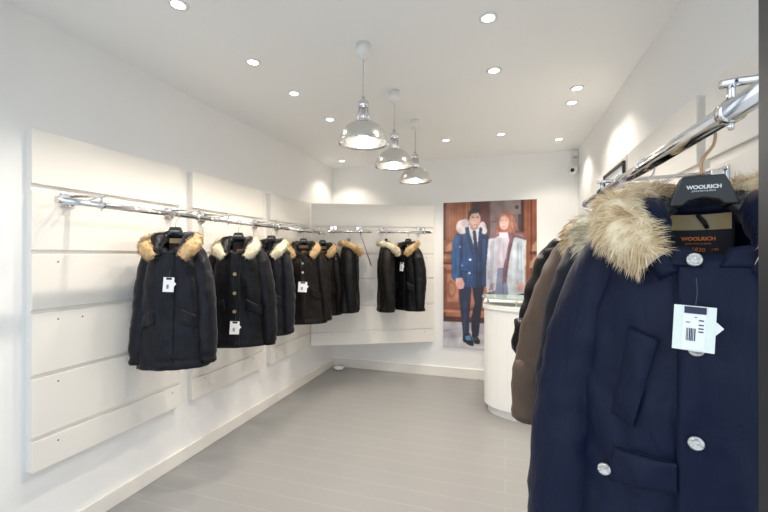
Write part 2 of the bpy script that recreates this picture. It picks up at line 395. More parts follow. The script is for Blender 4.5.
class Coat:
    def __init__(self, seed, length=0.945, width=1.0, depth=1.0, fold=1.0, quilt=0):
        self.seed, self.L, self.w, self.d, self.fold, self.quilt = seed, length, width, depth, fold, quilt
        self.k = length / 0.96
    def dim(self, z):
        zz = z if z > -0.33 else -0.33 + (z + 0.33) * (0.63 / (self.L - 0.33))
        w, d = interp(BODY, zz); return w * self.w, d * self.d
    def disp(self, p):
        s = self.seed
        t = min(1, max(0, (-0.18 - p.z) / 0.15))
        v = noise.noise((p.x * 9 + s, p.y * 9, p.z * 3.2)) * 0.012 + noise.noise((p.x * 20 + s, p.y * 20 + 3, p.z * 10 + p.x * 14)) * 0.0055
        v += noise.noise((p.x * 40, p.y * 40 + s, p.z * 34)) * 0.0018
        v *= 1.35 * self.fold * t
        if self.quilt:
            v += (abs(math.sin((p.z + 0.1) * PI / self.quilt)) ** 0.6 - 0.5) * 0.013 * t
        h = p.z + self.L
        v -= 0.006 * math.exp(-((h - 0.045) / 0.007) ** 2)
        if h < 0.04: v += 0.004
        return v
    def front(self, x, z, off=0.0):
        w, d = self.dim(z); n = 2.5
        q = max(0.02, 1 - min(0.995, abs(x) / w) ** n)
        y = -d * q ** (1 / n)
        p = Vector((x, y, z))
        return Vector((x, y - self.disp(p) - off, z))
    def ztop(self, a):       # a = 0 at the front
        f = (1 + math.cos(a)) / 2
        return -0.125 - 0.100 * f ** 2.2
    def body_mesh(self, na=96, nz=70):
        bm = bmesh.new(); rings = []
        for j in range(nz + 1):
            ring = []
            for i in range(na):
                a = i * 2 * PI / na
                zt = self.ztop(a if a < PI else 2 * PI - a); z = zt + (-self.L - zt) * (j / nz)
                w, d = self.dim(z); n = 2.5
                sx, cy = math.sin(a), -math.cos(a)
                x = w * math.copysign(abs(sx) ** (2 / n), sx); y = d * math.copysign(abs(cy) ** (2 / n), cy)
                p = Vector((x, y, z)); nr = Vector((x / w ** 2, y / d ** 2, 0)).normalized()
                ring.append(bm.verts.new(p + nr * self.disp(p)))
            rings.append(ring)
        for a, b2 in zip(rings, rings[1:]):
            for k in range(na): bm.faces.new((a[k], b2[k], b2[(k + 1) % na], a[(k + 1) % na]))
        bmesh.ops.recalc_face_normals(bm, faces=bm.faces)
        return bm
    def patch(self, quad, off, thick=0.006, nu=14, nv=14, rnd=0.0):
        """slab lying on the coat front; quad = four (x, z) corners, counter-clockwise seen from the front"""
        A, B, C, D = [Vector(q) for q in quad]
        bm = bmesh.new(); top = []; bot = []
        for j in range(nv + 1):
            v = j / nv; rt = []; rb = []
            for i in range(nu + 1):
                u = i / nu
                p = (A * (1 - u) + B * u) * (1 - v) + (D * (1 - u) + C * u) * v
                puff = rnd * (1 - (2 * u - 1) ** 4) * (1 - (2 * v - 1) ** 4)
                rt.append(bm.verts.new(self.front(p.x, p.y, off + puff))); rb.append(bm.verts.new(self.front(p.x, p.y, off - thick)))
            top.append(rt); bot.append(rb)
        for j in range(nv):
            for i in range(nu):
                bm.faces.new((top[j][i], top[j][i + 1], top[j + 1][i + 1], top[j + 1][i]))
                bm.faces.new((bot[j][i], bot[j + 1][i], bot[j + 1][i + 1], bot[j][i + 1]))
        for i in range(nu):
            bm.faces.new((top[0][i], bot[0][i], bot[0][i + 1], top[0][i + 1])); bm.faces.new((top[nv][i], top[nv][i + 1], bot[nv][i + 1], bot[nv][i]))
        for j in range(nv):
            bm.faces.new((top[j][0], top[j + 1][0], bot[j + 1][0], bot[j][0])); bm.faces.new((top[j][nu], bot[j][nu], bot[j + 1][nu], top[j + 1][nu]))
        bmesh.ops.recalc_face_normals(bm, faces=bm.faces)
        return bm

def tube_surface(path, radii, seg, flat=1.0, dispf=None, caps=True):
    """lofted limb; returns bm plus list of (position, normal, t) samples"""
    bm = bmesh.new(); rings = []; prev = None; frames = []
    n = len(path)
    for i, p in enumerate(path):
        t = (path[min(i + 1, n - 1)] - path[max(i - 1, 0)]).normalized()
        if prev is None:
            a = Vector((0, 1, 0)); nn = (a - t * a.dot(t)).normalized()
        else: nn = (prev - t * prev.dot(t)).normalized()
        prev = nn; bb = t.cross(nn); r = radii[i]; ring = []
        for k in range(seg):
            a = k * 2 * PI / seg
            d = nn * math.cos(a) * flat + bb * math.sin(a)
            q = p + d * r
            if dispf: q = q + d.normalized() * dispf(q, i / (n - 1), a)
            ring.append(bm.verts.new(q))
        rings.append(ring); frames.append((p, t, nn, bb, r))
    for a, b2 in zip(rings, rings[1:]):
        for k in range(seg): bm.faces.new((a[k], a[(k + 1) % seg], b2[(k + 1) % seg], b2[k]))
    if caps:
        bm.faces.new(rings[0][::-1]); bm.faces.new(rings[-1])
    bmesh.ops.recalc_face_normals(bm, faces=bm.faces)
    return bm, frames

def lerp_list(ctrl, n):
    out = []
    for i in range(n):
        t = i / (n - 1) * (len(ctrl) - 1); k = min(int(t), len(ctrl) - 2); f = t - k
        out.append(ctrl[k] * (1 - f) + ctrl[k + 1] * f)
    return out

FUR_HALF = [(-0.080, -0.132, -0.236, 0.024), (-0.120, -0.112, -0.188, 0.040), (-0.136, -0.045, -0.138, 0.032), (-0.104, 0.038, -0.112, 0.030), (-0.052, 0.084, -0.106, 0.024)]
FUR_FULL = FUR_HALF + [(0, 0.098, -0.104, 0.021)] + [(-x, y, z, r) for x, y, z, r in FUR_HALF[::-1]]
FUR_PATH = [f[:3] for f in FUR_FULL]; FUR_R = [f[3] for f in FUR_FULL]
HOOD_PATH = [(-0.055, -0.112, -0.262), (-0.080, -0.088, -0.215), (-0.092, -0.030, -0.160), (-0.082, 0.030, -0.140), (-0.050, 0.066, -0.132),
             (0, 0.078, -0.130), (0.050, 0.066, -0.132), (0.082, 0.030, -0.140), (0.092, -0.030, -0.160), (0.080, -0.088, -0.215), (0.055, -0.112, -0.262)]
HOOD_R = [0.014, 0.032, 0.042, 0.036, 0.028, 0.026, 0.028, 0.036, 0.042, 0.032, 0.014]

def fur_trim(L, rng, count, length, width, dz, scale=1.0):
    path = [Vector(p) + Vector((0, 0, L + dz)) for p in FUR_PATH]
    sp = catmull(path, 6); rad = lerp_list(FUR_R, len(sp)); rad = [r * scale for r in rad]
    bm, fr = tube_surface(sp, rad, 18, 1.0, lambda q, t, a: noise.noise(q * 26) * 0.007)
    n = len(fr)
    cum = [0]
    for i in range(1, n): cum.append(cum[-1] + (fr[i][0] - fr[i - 1][0]).length * (rad[i] + rad[i - 1]))
    for s in range(count):
        u = rng.random() * cum[-1]; i = 0
        while i < n - 2 and cum[i + 1] < u: i += 1
        f = (u - cum[i]) / max(1e-6, cum[i + 1] - cum[i])
        p = fr[i][0].lerp(fr[i + 1][0], f); r = rad[i] * (1 - f) + rad[i + 1] * f
        t, nn, bb = fr[i][1], fr[i][2], fr[i][3]
        a = rng.random() * 2 * PI; d = nn * math.cos(a) + bb * math.sin(a)
        root = p + d * r * 0.93
        cl = Vector((noise.noise(root * 24), noise.noise(root * 24 + Vector((9, 0, 0))), noise.noise(root * 24 + Vector((0, 9, 0)))))
        end = 0
        tt = (i + f) / (n - 1)
        if tt < 0.1: end = -(0.1 - tt) / 0.1
        if tt > 0.9: end = (tt - 0.9) / 0.1
        tang = t.cross(d)
        if tang.z > 0: tang = -tang
        g = (d * 0.85 + tang * 0.75 + cl * 1.1 + Vector((0, -0.05, -0.22)) + t * (end * 0.9 + rng.uniform(-0.25, 0.25))).normalized()
        ln = length * rng.uniform(0.55, 1.25) * (0.55 + 0.45 * min(1, r / (0.05 * scale)))
        side = g.cross(Vector((rng.uniform(-1, 1), rng.uniform(-1, 1), rng.uniform(-1, 1)))).normalized() * width * rng.uniform(0.6, 1.2)
        m1 = root + g * ln * 0.5; g2 = (g + Vector((0, 0, -0.45)) + cl * 0.3).normalized(); tip = m1 + g2 * ln * 0.5
        v = [bm.verts.new(root - side), bm.verts.new(root + side), bm.verts.new(m1 + side * 0.8), bm.verts.new(m1 - side * 0.8), bm.verts.new(tip)]
        bm.faces.new((v[0], v[1], v[2], v[3])); bm.faces.new((v[3], v[2], v[4]))
    return bm

def button_mesh(r, h):
    bm = bmesh.new()
    lathe(bm, [(0.0, h * 0.75), (r * 0.55, h * 0.75), (r * 0.66, h), (r * 0.92, h), (r, h * 0.6), (r, 0), (0, 0)], 20)
    bmesh.ops.rotate(bm, verts=bm.verts, cent=(0, 0, 0), matrix=Matrix.Rotation(PI / 2, 3, 'X'))
    return bm

def add_price_tag(root, C, x, z, w, h, off, near=False, mat=None):
    L = C.L
    p = C.front(x, z, off); bm = bmesh.new()
    box(bm, (-w / 2, -0.0012, -h / 2), (w / 2, 0.0012, h / 2), 0.0)
    t = link_mesh('price_tag', bm, mat or M['card'], root); t.location = p + Vector((0, 0, L)); t.rotation_euler = (-0.06, 0.05, 0)
    bm = bmesh.new(); box(bm, (-w * 0.28, -0.0026, -h * 0.46), (w * 0.27, -0.0012, h * 0.32)); s = link_mesh('sticker', bm, M['sticker'], t)
    bm = bmesh.new(); box(bm, (-w * 0.25, -0.0024, h * 0.33), (w * 0.27, -0.0012, h * 0.48)); link_mesh('printed_strip', bm, M['navy_ink'], t)
    bm = bmesh.new()
    q = w / 2
    prism(bm, [(q * 0.2, h * 0.02), (q * 1.05, -h * 0.12 + h * 0.3), (q * 1.38, h * 0.06), (q * 0.6, -h * 0.3)], 0.0013, 0.0022, axis='y')
    link_mesh('spare_card', bm, M['sticker'], t)
    bm = bmesh.new(); xx = -w * 0.18; rng = random.Random(3)
    while xx < w * 0.02:
        b2 = rng.choice((0.012, 0.02, 0.03)) * w
        box(bm, (xx, -0.0030, -h * 0.28), (xx + b2, -0.0026, h * 0.0)); xx += b2 + rng.choice((0.012, 0.02)) * w
    if near:
        for zz in (-0.05, 0.02, 0.1, 0.2): box(bm, (w * 0.1, -0.0030, zz * h - 0.002), (w * 0.22, -0.0026, zz * h))
        box(bm, (-w * 0.2, -0.003, h * 0.12), (-w * 0.1, -0.0026, h * 0.14)); box(bm, (w * 0.0, -0.003, h * 0.24), (w * 0.06, -0.0026, h * 0.26))
    link_mesh('barcode', bm, M['ink'], t)
    bm = bmesh.new()
    a = Vector((0, 0, h * 0.42)); e = Vector((0.0, 0.006, h * 0.5 + 0.045))
    tube(bm, [a, a.lerp(e, 0.5) + Vector((0.002, -0.002, 0)), e], 0.0007 if near else 0.0012, 6); link_mesh('string', bm, M['ink'], t)
    return t

def make_coat(name, label, pos, yaw, cloth_key, fur_key, C, zrail, fur=(2300, 0.027, 0.0018), fur_scale=1.0, buttons=(), bmat='dark_button',
              tagpos=None, flaps=True, chest=None, low=None, near=False, slv=0.955, group=None, plac=0.034, splay=1.0, cat='coat', brad=0.011, plac_off=0.0, cuff=0.008, fz=-0.028):
    L = C.L; rng = random.Random(C.seed)
    root = thing(name, label, cat, (pos[0], pos[1], zrail - L), yaw, group)
    mt = M[cloth_key]
    def up(bm): bmesh.ops.translate(bm, verts=bm.verts, vec=(0, 0, L)); return bm
    o = link_mesh('body', up(C.body_mesh(128 if near else 72, 100 if near else 56)), mt, root, True)
    sm = o.modifiers.new('shell', 'SOLIDIFY'); sm.thickness = 0.006; sm.offset = -1
    # sleeves
    for s in (-1, 1):
        sl = 0.80 * slv * L / 0.945
        k = C.w
        kk = k * splay; lo = -0.15 - sl
        ctrl = [(s * 0.105 * k, 0.004, -0.195), (s * 0.140 * k, 0.002, -0.240), (s * 0.170 * k, 0.0, -0.32), (s * 0.204 * kk, -0.004, -0.46),
                (s * 0.228 * kk, -0.014, -0.60), (s * 0.243 * kk, -0.030, lo + 0.14), (s * 0.248 * kk, -0.040, lo)]
        rad = [0.046, 0.065, 0.076, 0.078, 0.073, 0.064, 0.057]
        sp = catmull([Vector(c) for c in ctrl], 8); rl = [r * (0.45 + 0.55 * C.w) for r in lerp_list(rad, len(sp))]
        sd = C.seed + s * 11
        def dd(q, t, a, sd=sd):
            v = noise.noise((q.x * 12 + sd, q.y * 12, q.z * 5)) * 0.009 + noise.noise((q.x * 18, q.y * 18 + sd, q.z * 22)) * 0.005 + math.sin(q.z * 70 + a * 1.5 + noise.noise((q.x * 9, q.y * 9, q.z * 9 + sd)) * 5) * 0.0022 * t
            if C.quilt: v += (abs(math.sin((q.z + 0.1) * PI / C.quilt)) ** 0.6 - 0.5) * 0.012
            return v * (0.4 + 0.6 * min(1, t * 6)) - 0.006 * math.exp(-((t - 0.955) / 0.012) ** 2)
        bm, fr = tube_surface(sp, rl, 44 if near else 26, 1.0, dd)
        o = link_mesh('sleeve', up(bm), mt, root, True)
        e = sp[-1]; bm = bmesh.new()
        tube(bm, [e + Vector((0, 0, 0.01)), e + Vector((0, -0.002, -cuff))], [0.052, 0.046], 20); link_mesh('cuff', up(bm), M['black'] if cloth_key != 'taupe' else M['taupe'], root, True)
    # hood folded behind the neck
    hp = catmull([Vector(p) for p in HOOD_PATH], 7); hr = lerp_list(HOOD_R, len(hp))
    bm, fr = tube_surface(hp, hr, 24, 1.0, lambda q, t, a: noise.noise(q * 22 + Vector((C.seed, 0, 0))) * 0.008 + noise.noise(q * 50) * 0.003)
    link_mesh('hood', up(bm), mt, root, True)
    if fur_key:
        bm = fur_trim(L, rng, fur[0], fur[1], fur[2], fz, fur_scale)
        link_mesh('fur_trim', bm, M[fur_key], root, False)
    # back of neck lining with label
    bm = bmesh.new(); seg = 12; R = 0.060
    def arc(zl, zh, off):
        pr = []
        for i in range(seg + 1):
            a = -0.95 + 1.9 * i / seg
            pr.append([bm.verts.new((math.sin(a) * (R - off), math.cos(a) * (R - off) - 0.004 + dz, z)) for z, dz in ((zl, 0), (zh, 0))])
        for i in range(seg): bm.faces.new((pr[i][0], pr[i + 1][0], pr[i + 1][1], pr[i][1]))
    arc(-0.250 + L, -0.150 + L, 0); arc(-0.250 + L, -0.150 + L, -0.004)
    nl = link_mesh('neck_lining', bm, M['label_cloth'], root, True)
    bm = bmesh.new(); arc(-0.176 + L, -0.145 + L, 0.0015); link_mesh('lining_band', bm, M['gold_cloth'] if near or fur_key == 'fur_tan' else M['label_cloth'], nl, True)
    if near:
        bm = bmesh.new(); tube(bm, [(0.000, 0.053, -0.146 + L), (0.008, 0.044, -0.160 + L), (0.014, 0.051, -0.172 + L)], 0.004, 8); link_mesh('hanging_loop', bm, M['label_cloth'], nl, True)
        text_mesh('label_lettering', 'WOOLRICH', 0.0098, M['letter_orange'], nl, (0.000, 0.0475, -0.197 + L), (PI / 2, 0, 0), 0.0005, 0.0004)
        text_mesh('label_lettering', 'JOHN RICH & BROS.', 0.0046, M['letter_orange'], nl, (0.0, 0.0495, -0.205 + L), (PI / 2, 0, 0), 0.0004)
        text_mesh('label_lettering', '1830', 0.011, M['letter_orange'], nl, (0.0, 0.0515, -0.219 + L), (PI / 2, 0.12, 0), 0.0004)
        text_mesh('label_lettering', 'USA', 0.006, M['letter_orange'], nl, (0.026, 0.0470, -0.217 + L), (PI / 2, 0, -0.3), 0.0004)
    else:
        bm = bmesh.new(); box(bm, (-0.022, 0.046, -0.222 + L), (0.022, 0.052, -0.204 + L)); link_mesh('neck_label', bm, M['letter_orange'], nl)
    # placket
    x0 = plac_off
    o = link_mesh('placket', up(C.patch([(x0 - plac, -L + 0.012), (x0 + plac, -L + 0.012), (x0 + plac, -0.229), (x0 - plac, -0.229)], 0.008, 0.010, 10, 60, 0.002)), mt, root, True)
    # throat flaps of the collar
    for s in (-1, 1):
        a, b2 = (0.010, 0.078)
        q = [(s * a, -0.246), (s * b2, -0.246), (s * b2, -0.206), (s * a * 2.5, -0.214)]
        if s < 0: q = [q[1], q[0], q[3], q[2]]
        link_mesh('collar_flap', up(C.patch(q, 0.010, 0.014, 8, 6, 0.004)), mt, root, True)
    if flaps:
        for s in (-1, 1):
            q = [(s * 0.068, -0.655), (s * 0.185, -0.700), (s * 0.180, -0.630), (s * 0.078, -0.575)]
            if s < 0: q = [q[1], q[0], q[3], q[2]]
            link_mesh('pocket_flap', up(C.patch(q, 0.010, 0.014, 10, 8, 0.004)), mt, root, True)
    for q in (chest or ()): link_mesh('chest_pocket', up(C.patch(q, 0.011, 0.014, 14, 20, 0.004)), mt, root, True)
    for q in (low or ()): link_mesh('pocket_flap', up(C.patch(q, 0.012, 0.015, 16, 10, 0.004)), mt, root, True)
    for bx, bz, *bo in buttons:
        o = link_mesh('button', button_mesh(brad, 0.005), M[bmat], root, True); o.location = C.front(bx, bz, bo[0] if bo else 0.009) + Vector((0, 0, L))
        if near: o.rotation_euler = (0, random.uniform(-1, 1), 0)
    if tagpos:
        x, z, w, h, off = tagpos
        add_price_tag(root, C, x, z, w, h, off, near, None if near else M['sticker'])
    return root

def make_hanger(label, pos, yaw, zrail, near=False, lift=0.0):
    root = thing('coat_hanger', label, 'hanger', (pos[0], pos[1], zrail - 0.27), yaw, 'black coat hangers on the rails')
    B = 0.27; hs = 0.87 if near else 0.78
    bm = bmesh.new()
    out = [(-0.036, -0.078), (0.036, -0.078), (0.056, -0.128), (0.060, -0.142), (0.036, -0.142), (0.026, -0.132), (0, -0.126), (-0.026, -0.132), (-0.036, -0.142), (-0.060, -0.142), (-0.056, -0.128)]
    prism(bm, [(x * hs, -0.078 + (z + 0.078) * hs + B) for x, z in out], -0.016, 0.016, axis='y')
    es = [e for e in bm.edges]
    bmesh.ops.bevel(bm, geom=es, offset=0.003, segments=2, profile=0.5, affect='EDGES')
    bl = link_mesh('block', bm, M['hanger'], root)
    for s in (-1, 1):
        bm = bmesh.new()
        tube(bm, [(s * 0.045, 0, -0.13 + B), (s * 0.09, 0.004, -0.165 + B), (s * 0.14, 0.008, -0.21 + B), (s * 0.165, 0.012, -0.245 + B)], [0.014, 0.015, 0.016, 0.013], 12)
        link_mesh('shoulder_arm', bm, M['hanger'], root, True)
    bm = bmesh.new(); r = 0.0205
    pts = [(0, 0, -0.080 + B), (0.0, 0, -0.052 + B), (0.006, 0, -0.038 + B), (0.017, 0, -0.022 + B), (r, 0, -0.004 + B)]
    for k in range(1, 9):
        a = k * PI * 1.08 / 8; pts.append((r * math.cos(a), 0, r * math.sin(a) + B))
    tube(bm, catmull(pts, 3), 0.0026 if near else 0.0024, 8); link_mesh('hook', bm, M['bronze'] if near else M['chrome_dull'], root, True)
    if near:
        text_mesh('lettering', 'WOOLRICH', 0.0094, M['letter_white'], bl, (0.0, -0.0164, -0.103 + B), (PI / 2, 0, 0), 0.0004, 0.00045)
        text_mesh('lettering', 'JOHN RICH & BROS.', 0.0040, M['letter_white'], bl, (0.0, -0.0164, -0.1085 + B), (PI / 2, 0, 0), 0.0003)
    else:
        text_mesh('lettering', 'WOOLRICH', 0.010, M['letter_white'], bl, (0.0, -0.0164, -0.106 + B), (PI / 2, 0, 0), 0.0004)
    return root

D = math.radians
def left_coat(label, hlabel, x, y, yaw, cloth_key, fur_key, z, C, **kw):
    make_coat('parka', label, (x, y), D(yaw), cloth_key, fur_key, C, z, group='parkas on the rails', **kw)
    make_hanger(hlabel, (x, y), D(yaw), z)

left_coat('blue-black parka with tan fur hood on the left wall nearest the shop front', 'black hanger in the blue-black tan-fur parka nearest the shop front',
          RX, 1.885, 25, 'ink_blue', 'fur_tan', RZ, Coat(1.3, 0.93, 0.80, 0.95), tagpos=(0.012, -0.425, 0.060, 0.086, 0.022))
left_coat('black parka with cream fur hood, brass buttons and a low white tag', 'black hanger in the brass-buttoned black parka',
          RX, 2.475, 26, 'black_navy', 'fur_pale', RZ, Coat(4.1, 0.93, 0.94, 0.98), buttons=[(0, -0.39), (0, -0.53), (0, -0.665)], bmat='brass_button', brad=0.013, cuff=0.03,
          tagpos=(0.005, -0.78, 0.066, 0.095, 0.022))
left_coat('dark blue parka with cream fur half hidden behind the brass-buttoned black parka', 'black hanger in the half-hidden dark blue cream-fur parka',
          RX, 2.91, 6, 'ink_blue', 'fur_pale', RZ, Coat(7.7, 0.93, 0.72, 0.95))
left_coat('brown-black parka with tan fur and white chest tag near the far left corner', 'black hanger in the brown-black parka with the white chest tag',
          RX, 3.47, 26, 'brown_black', 'fur_tan', RZ, Coat(9.2, 0.93, 0.92, 0.95), buttons=[(0, -0.33), (0, -0.42)], bmat='metal_button', tagpos=(0.0, -0.56, 0.085, 0.10, 0.022))
left_coat('brown-black parka with tan fur last on the left wall, partly behind the tagged one', 'black hanger in the last parka on the left wall',
          RX, 3.90, 14, 'brown_black', 'fur_tan', RZ, Coat(12.4, 0.91, 0.82, 0.9))
da = math.degrees(math.atan2(DD.y, DD.x))
p = dpt(0.43); left_coat('black parka seen side-on at the left end of the slanted corner panel', 'black hanger in the side-on parka left of the slanted rod',
          p[0], p[1], da + 84, 'black', 'fur_tan', 1.778, Coat(15.8, 0.90, 0.84, 0.85))
p = dpt(0.86); left_coat('black parka seen side-on right of the slanted rod in the corner', 'black hanger in the side-on parka right of the slanted rod',
          p[0], p[1], da + 82, 'brown_black', 'fur_pale', 1.778, Coat(18.1, 0.90, 0.84, 0.76))
p = dpt(1.12); left_coat('black parka with mixed fur and small chest tag, nearest the poster', 'black hanger in the parka nearest the poster',
          p[0], p[1], da - 55, 'black', 'fur_tan', 1.778, Coat(21.6, 0.90, 0.86, 0.76), tagpos=(0.01, -0.40, 0.055, 0.10, 0.022))

# right rail, front to back
make_coat('parka', 'large navy parka with cream fur hood and pewter buttons in the right foreground', (0.354, 0.872), D(-16), 'navy', 'fur_cream', Coat(3.3, 1.0, 1.02, 1.0, 0.9), RRZ,
          fur=(15000, 0.031, 0.00075), fur_scale=1.05, flaps=False, near=True, group='parkas on the rails', brad=0.0112, bmat='metal_button', splay=0.96, plac=0.052, plac_off=0.006, fz=0.0,
          buttons=[(-0.022, -0.234, 0.016), (-0.022, -0.378, 0.012), (-0.022, -0.530, 0.012), (-0.152, -0.622, 0.016)],
          tagpos=(-0.026, -0.343, 0.053, 0.071, 0.028),
          chest=[[(-0.142, -0.517), (-0.108, -0.530), (-0.070, -0.370), (-0.114, -0.355)]],
          low=[[(-0.150, -0.640), (-0.046, -0.622), (-0.046, -0.572), (-0.138, -0.577)]])
make_hanger('black hanger with a bronze hook in the large navy foreground parka', (0.354, 0.872), D(-10), RRZ, True)
make_coat('parka', 'dark navy parka with cream fur directly behind the large navy parka', (RRX, 1.13), D(-4), 'navy_dark', 'fur_pale', Coat(25.3, 0.86, 0.90, 0.8), RRZ,
          fur=(3500, 0.036, 0.0016), group='parkas on the rails', slv=0.87, splay=0.94)
make_hanger('black hanger in the dark navy parka behind the large one', (RRX, 1.13), D(-4), RRZ)
make_coat('parka', 'taupe brown parka third from the front on the right rail', (RRX, 1.33), D(-2), 'taupe', 'fur_cream', Coat(27.9, 0.86, 0.97, 0.76), RRZ,
          fur=(2500, 0.036, 0.0018), group='parkas on the rails', slv=0.81, splay=1.09)
make_hanger('black hanger in the taupe brown parka', (RRX, 1.33), D(-2), RRZ)
make_coat('puffer_jacket', 'black quilted puffer jacket at the back of the right rail', (RRX, 1.58), D(0), 'puffer', None, Coat(31.0, 0.66, 1.0, 0.8, 0.6, 0.105), RRZ + 0.012,
          flaps=False, slv=0.90, splay=0.98)
make_hanger('black hanger in the quilted puffer jacket', (RRX, 1.58), 0, RRZ)

# ------------------------------------------------------------------ lamps
def downlight(x, y, label, power=1.0, wide=114):
    t = thing('downlight', label, 'ceiling light', (x, y, CH), 0, 'round recessed ceiling lights')
    bm = bmesh.new(); lathe(bm, [(0.030, -0.001), (0.032, -0.006), (0.045, -0.006), (0.049, 0.0), (0.049, 0.004), (0.030, 0.004)], 32, close=True)
    link_mesh('trim_ring', bm, M['white_plastic'], t, True)
    bm = bmesh.new(); lathe(bm, [(0.0, -0.0032), (0.0305, -0.0032), (0.0305, 0.002), (0, 0.002)], 28); link_mesh('lamp_face', bm, M['lamp_disc'], t)
    ld = bpy.data.lights.new('downlight_beam', 'SPOT'); ld.energy = 30 * power; ld.color = (1.0, 0.895, 0.76)
    ld.spot_size = D(wide); ld.spot_blend = 0.55; ld.shadow_soft_size = 0.03
    lo = bpy.data.objects.new('downlight_beam', ld); COL.objects.link(lo); lo.parent = t; lo.location = (0, 0, -0.012)
for x, y, l in [
    (-1.485, 0.90, 'ceiling downlight just inside the shop front above the left wall'),
    (-1.485, 1.45, 'ceiling downlight at the top edge of the photo, above the nearest left rail'),
    (-1.485, 2.02, 'second ceiling downlight from the front above the left rail'),
    (-1.482, 2.50, 'third ceiling downlight from the front above the left rail'),
    (-1.465, 3.07, 'fourth ceiling downlight above the left rail, left of the pendants'),
    (-1.960, 4.46, 'ceiling downlight in the far left corner over the slanted panel'),
    (-0.080, 2.00, 'ceiling downlight right of the nearest pendant, closest to the camera'),
    (-0.068, 2.58, 'ceiling downlight right of the middle pendant'),
    (0.491, 3.03, 'nearer of two close downlights beside the right wall'),
    (0.498, 3.30, 'farther of two close downlights beside the right wall'),
    (-0.038, 3.95, 'ceiling downlight in front of the poster, over the counter'),
    (0.528, 4.30, 'ceiling downlight beside the security camera'),
    (-0.580, 3.98, 'ceiling downlight just right of the farthest pendant')]:
    downlight(x, y, l, 0.42 if x > 0.3 or x < -1.9 else 0.25 if y < 1 else 1.0)

def pendant(x, y, label, rim):
    t = thing('pendant_lamp', label, 'pendant lamp', (x, y, rim), 0, 'chrome dome pendant lamps')
    top = CH - rim
    bm = bmesh.new(); lathe(bm, [(0.0, top - 0.0), (0.040, top), (0.041, top - 0.055), (0.034, top - 0.068), (0.012, top - 0.085), (0.004, top - 0.09), (0, top - 0.09)], 32); link_mesh('ceiling_cup', bm, M['white_plastic'], t, True)
    bm = bmesh.new(); tube(bm, [(0, 0, top - 0.08), (0, 0, 0.255)], 0.0038, 8); link_mesh('cord', bm, M['cord'], t, True)
    bm = bmesh.new(); prof = []
    for r, z in [(0.140, 0.0), (0.139, 0.012), (0.132, 0.035), (0.118, 0.064), (0.094, 0.092), (0.066, 0.110), (0.040, 0.119)]: prof.append((r, z))
    lathe(bm, prof + [(r - 0.0025, z - 0.0015) for r, z in prof[::-1]], 56, close=True)
    lathe(bm, [(0.1385, -0.003), (0.144, -0.003), (0.144, 0.005), (0.1385, 0.005)], 56, close=True)
    link_mesh('shade', bm, M['chrome_dull'], t, True)
    bm = bmesh.new()
    lathe(bm, [(0.0, 0.262), (0.008, 0.262), (0.010, 0.245), (0.026, 0.236), (0.031, 0.226), (0.031, 0.205), (0.024, 0.198), (0.0, 0.198)], 28)
    for k in range(8):
        a = k * PI / 4; tube(bm, [(0.026 * math.cos(a), 0.026 * math.sin(a), 0.203), (0.030 * math.cos(a), 0.030 * math.sin(a), 0.160), (0.038 * math.cos(a), 0.038 * math.sin(a), 0.118)], 0.0042, 6)
    lathe(bm, [(0.0, 0.20), (0.016, 0.20), (0.016, 0.118), (0.0, 0.118)], 18)
    lathe(bm, [(0.036, 0.116), (0.043, 0.116), (0.043, 0.126), (0.036, 0.126)], 28, close=True)
    link_mesh('neck', bm, M['chrome'], t, True)
    bm = bmesh.new(); lathe(bm, [(0.0, 0.018), (0.022, 0.024), (0.032, 0.045), (0.026, 0.070), (0.014, 0.090), (0.013, 0.118), (0, 0.118)], 24); link_mesh('bulb', bm, M['bulb'], t, True)
    ld = bpy.data.lights.new('bulb_light', 'POINT'); ld.energy = 5; ld.color = (1, 0.94, 0.86); ld.shadow_soft_size = 0.02
    lo = bpy.data.objects.new('bulb_light', ld); COL.objects.link(lo); lo.parent = t; lo.location = (0, 0, 0.008)
pendant(-0.765, 2.04, 'chrome dome pendant lamp nearest the camera', 2.140)
pendant(-0.770, 2.69, 'chrome dome pendant lamp in the middle of the row of three', 2.155)
pendant(-0.757, 3.32, 'chrome dome pendant lamp farthest back, toward the poster', 2.160)

# ------------------------------------------------------------------ counter
def ell(cx, cy, a, b2, n=36, a0=180, a1=330, xmax=0.785, ymax=4.35):
    pts = []
    for k in range(n + 1):
        t = D(a0 + (a1 - a0) * k / n); pts.append((min(xmax, cx + a * math.cos(t)), cy + b2 * math.sin(t)))
    out = [p for i, p in enumerate(pts) if i == 0 or p != pts[i - 1]]
    if out[-1][0] < xmax: out.append((xmax, out[-1][1]))
    return out + [(xmax, ymax), (out[0][0], ymax)]
t = thing('sales_counter', 'white curved sales counter in front of the poster', 'counter', (0.3, 3.9, 0))
def sh(pts): return [(x - 0.3, y - 3.9) for x, y in pts]
bm = bmesh.new(); prism(bm, sh(ell(0.3, 3.9, 0.495, 0.298)), 0.085, 1.0); link_mesh('front_boards', bm, M['counter_boards'], t)
bm = bmesh.new(); prism(bm, sh(ell(0.3, 3.92, 0.460, 0.272)), 0.0, 0.085); link_mesh('plinth', bm, M['counter'], t)
bm = bmesh.new(); prism(bm, sh(ell(0.3, 3.9, 0.508, 0.312)), 1.0, 1.037)
link_mesh('counter_top', bm, M['counter'], t)
bm = bmesh.new(); prism(bm, sh(ell(0.3, 3.88, 0.515, 0.25, ymax=4.02)), 1.098, 1.114); link_mesh('glass_shelf', bm, M['green_glass'], t)
for px, py in ((-0.16, 3.90), (0.10, 3.70), (0.45, 3.66)):
    bm = bmesh.new(); lathe(bm, [(0, 1.037), (0.017, 1.037), (0.017, 1.043), (0.010, 1.046), (0.010, 1.094), (0.015, 1.098), (0, 1.098)], 20, px - 0.3, py - 3.9); link_mesh('standoff', bm, M['chrome'], t, True)

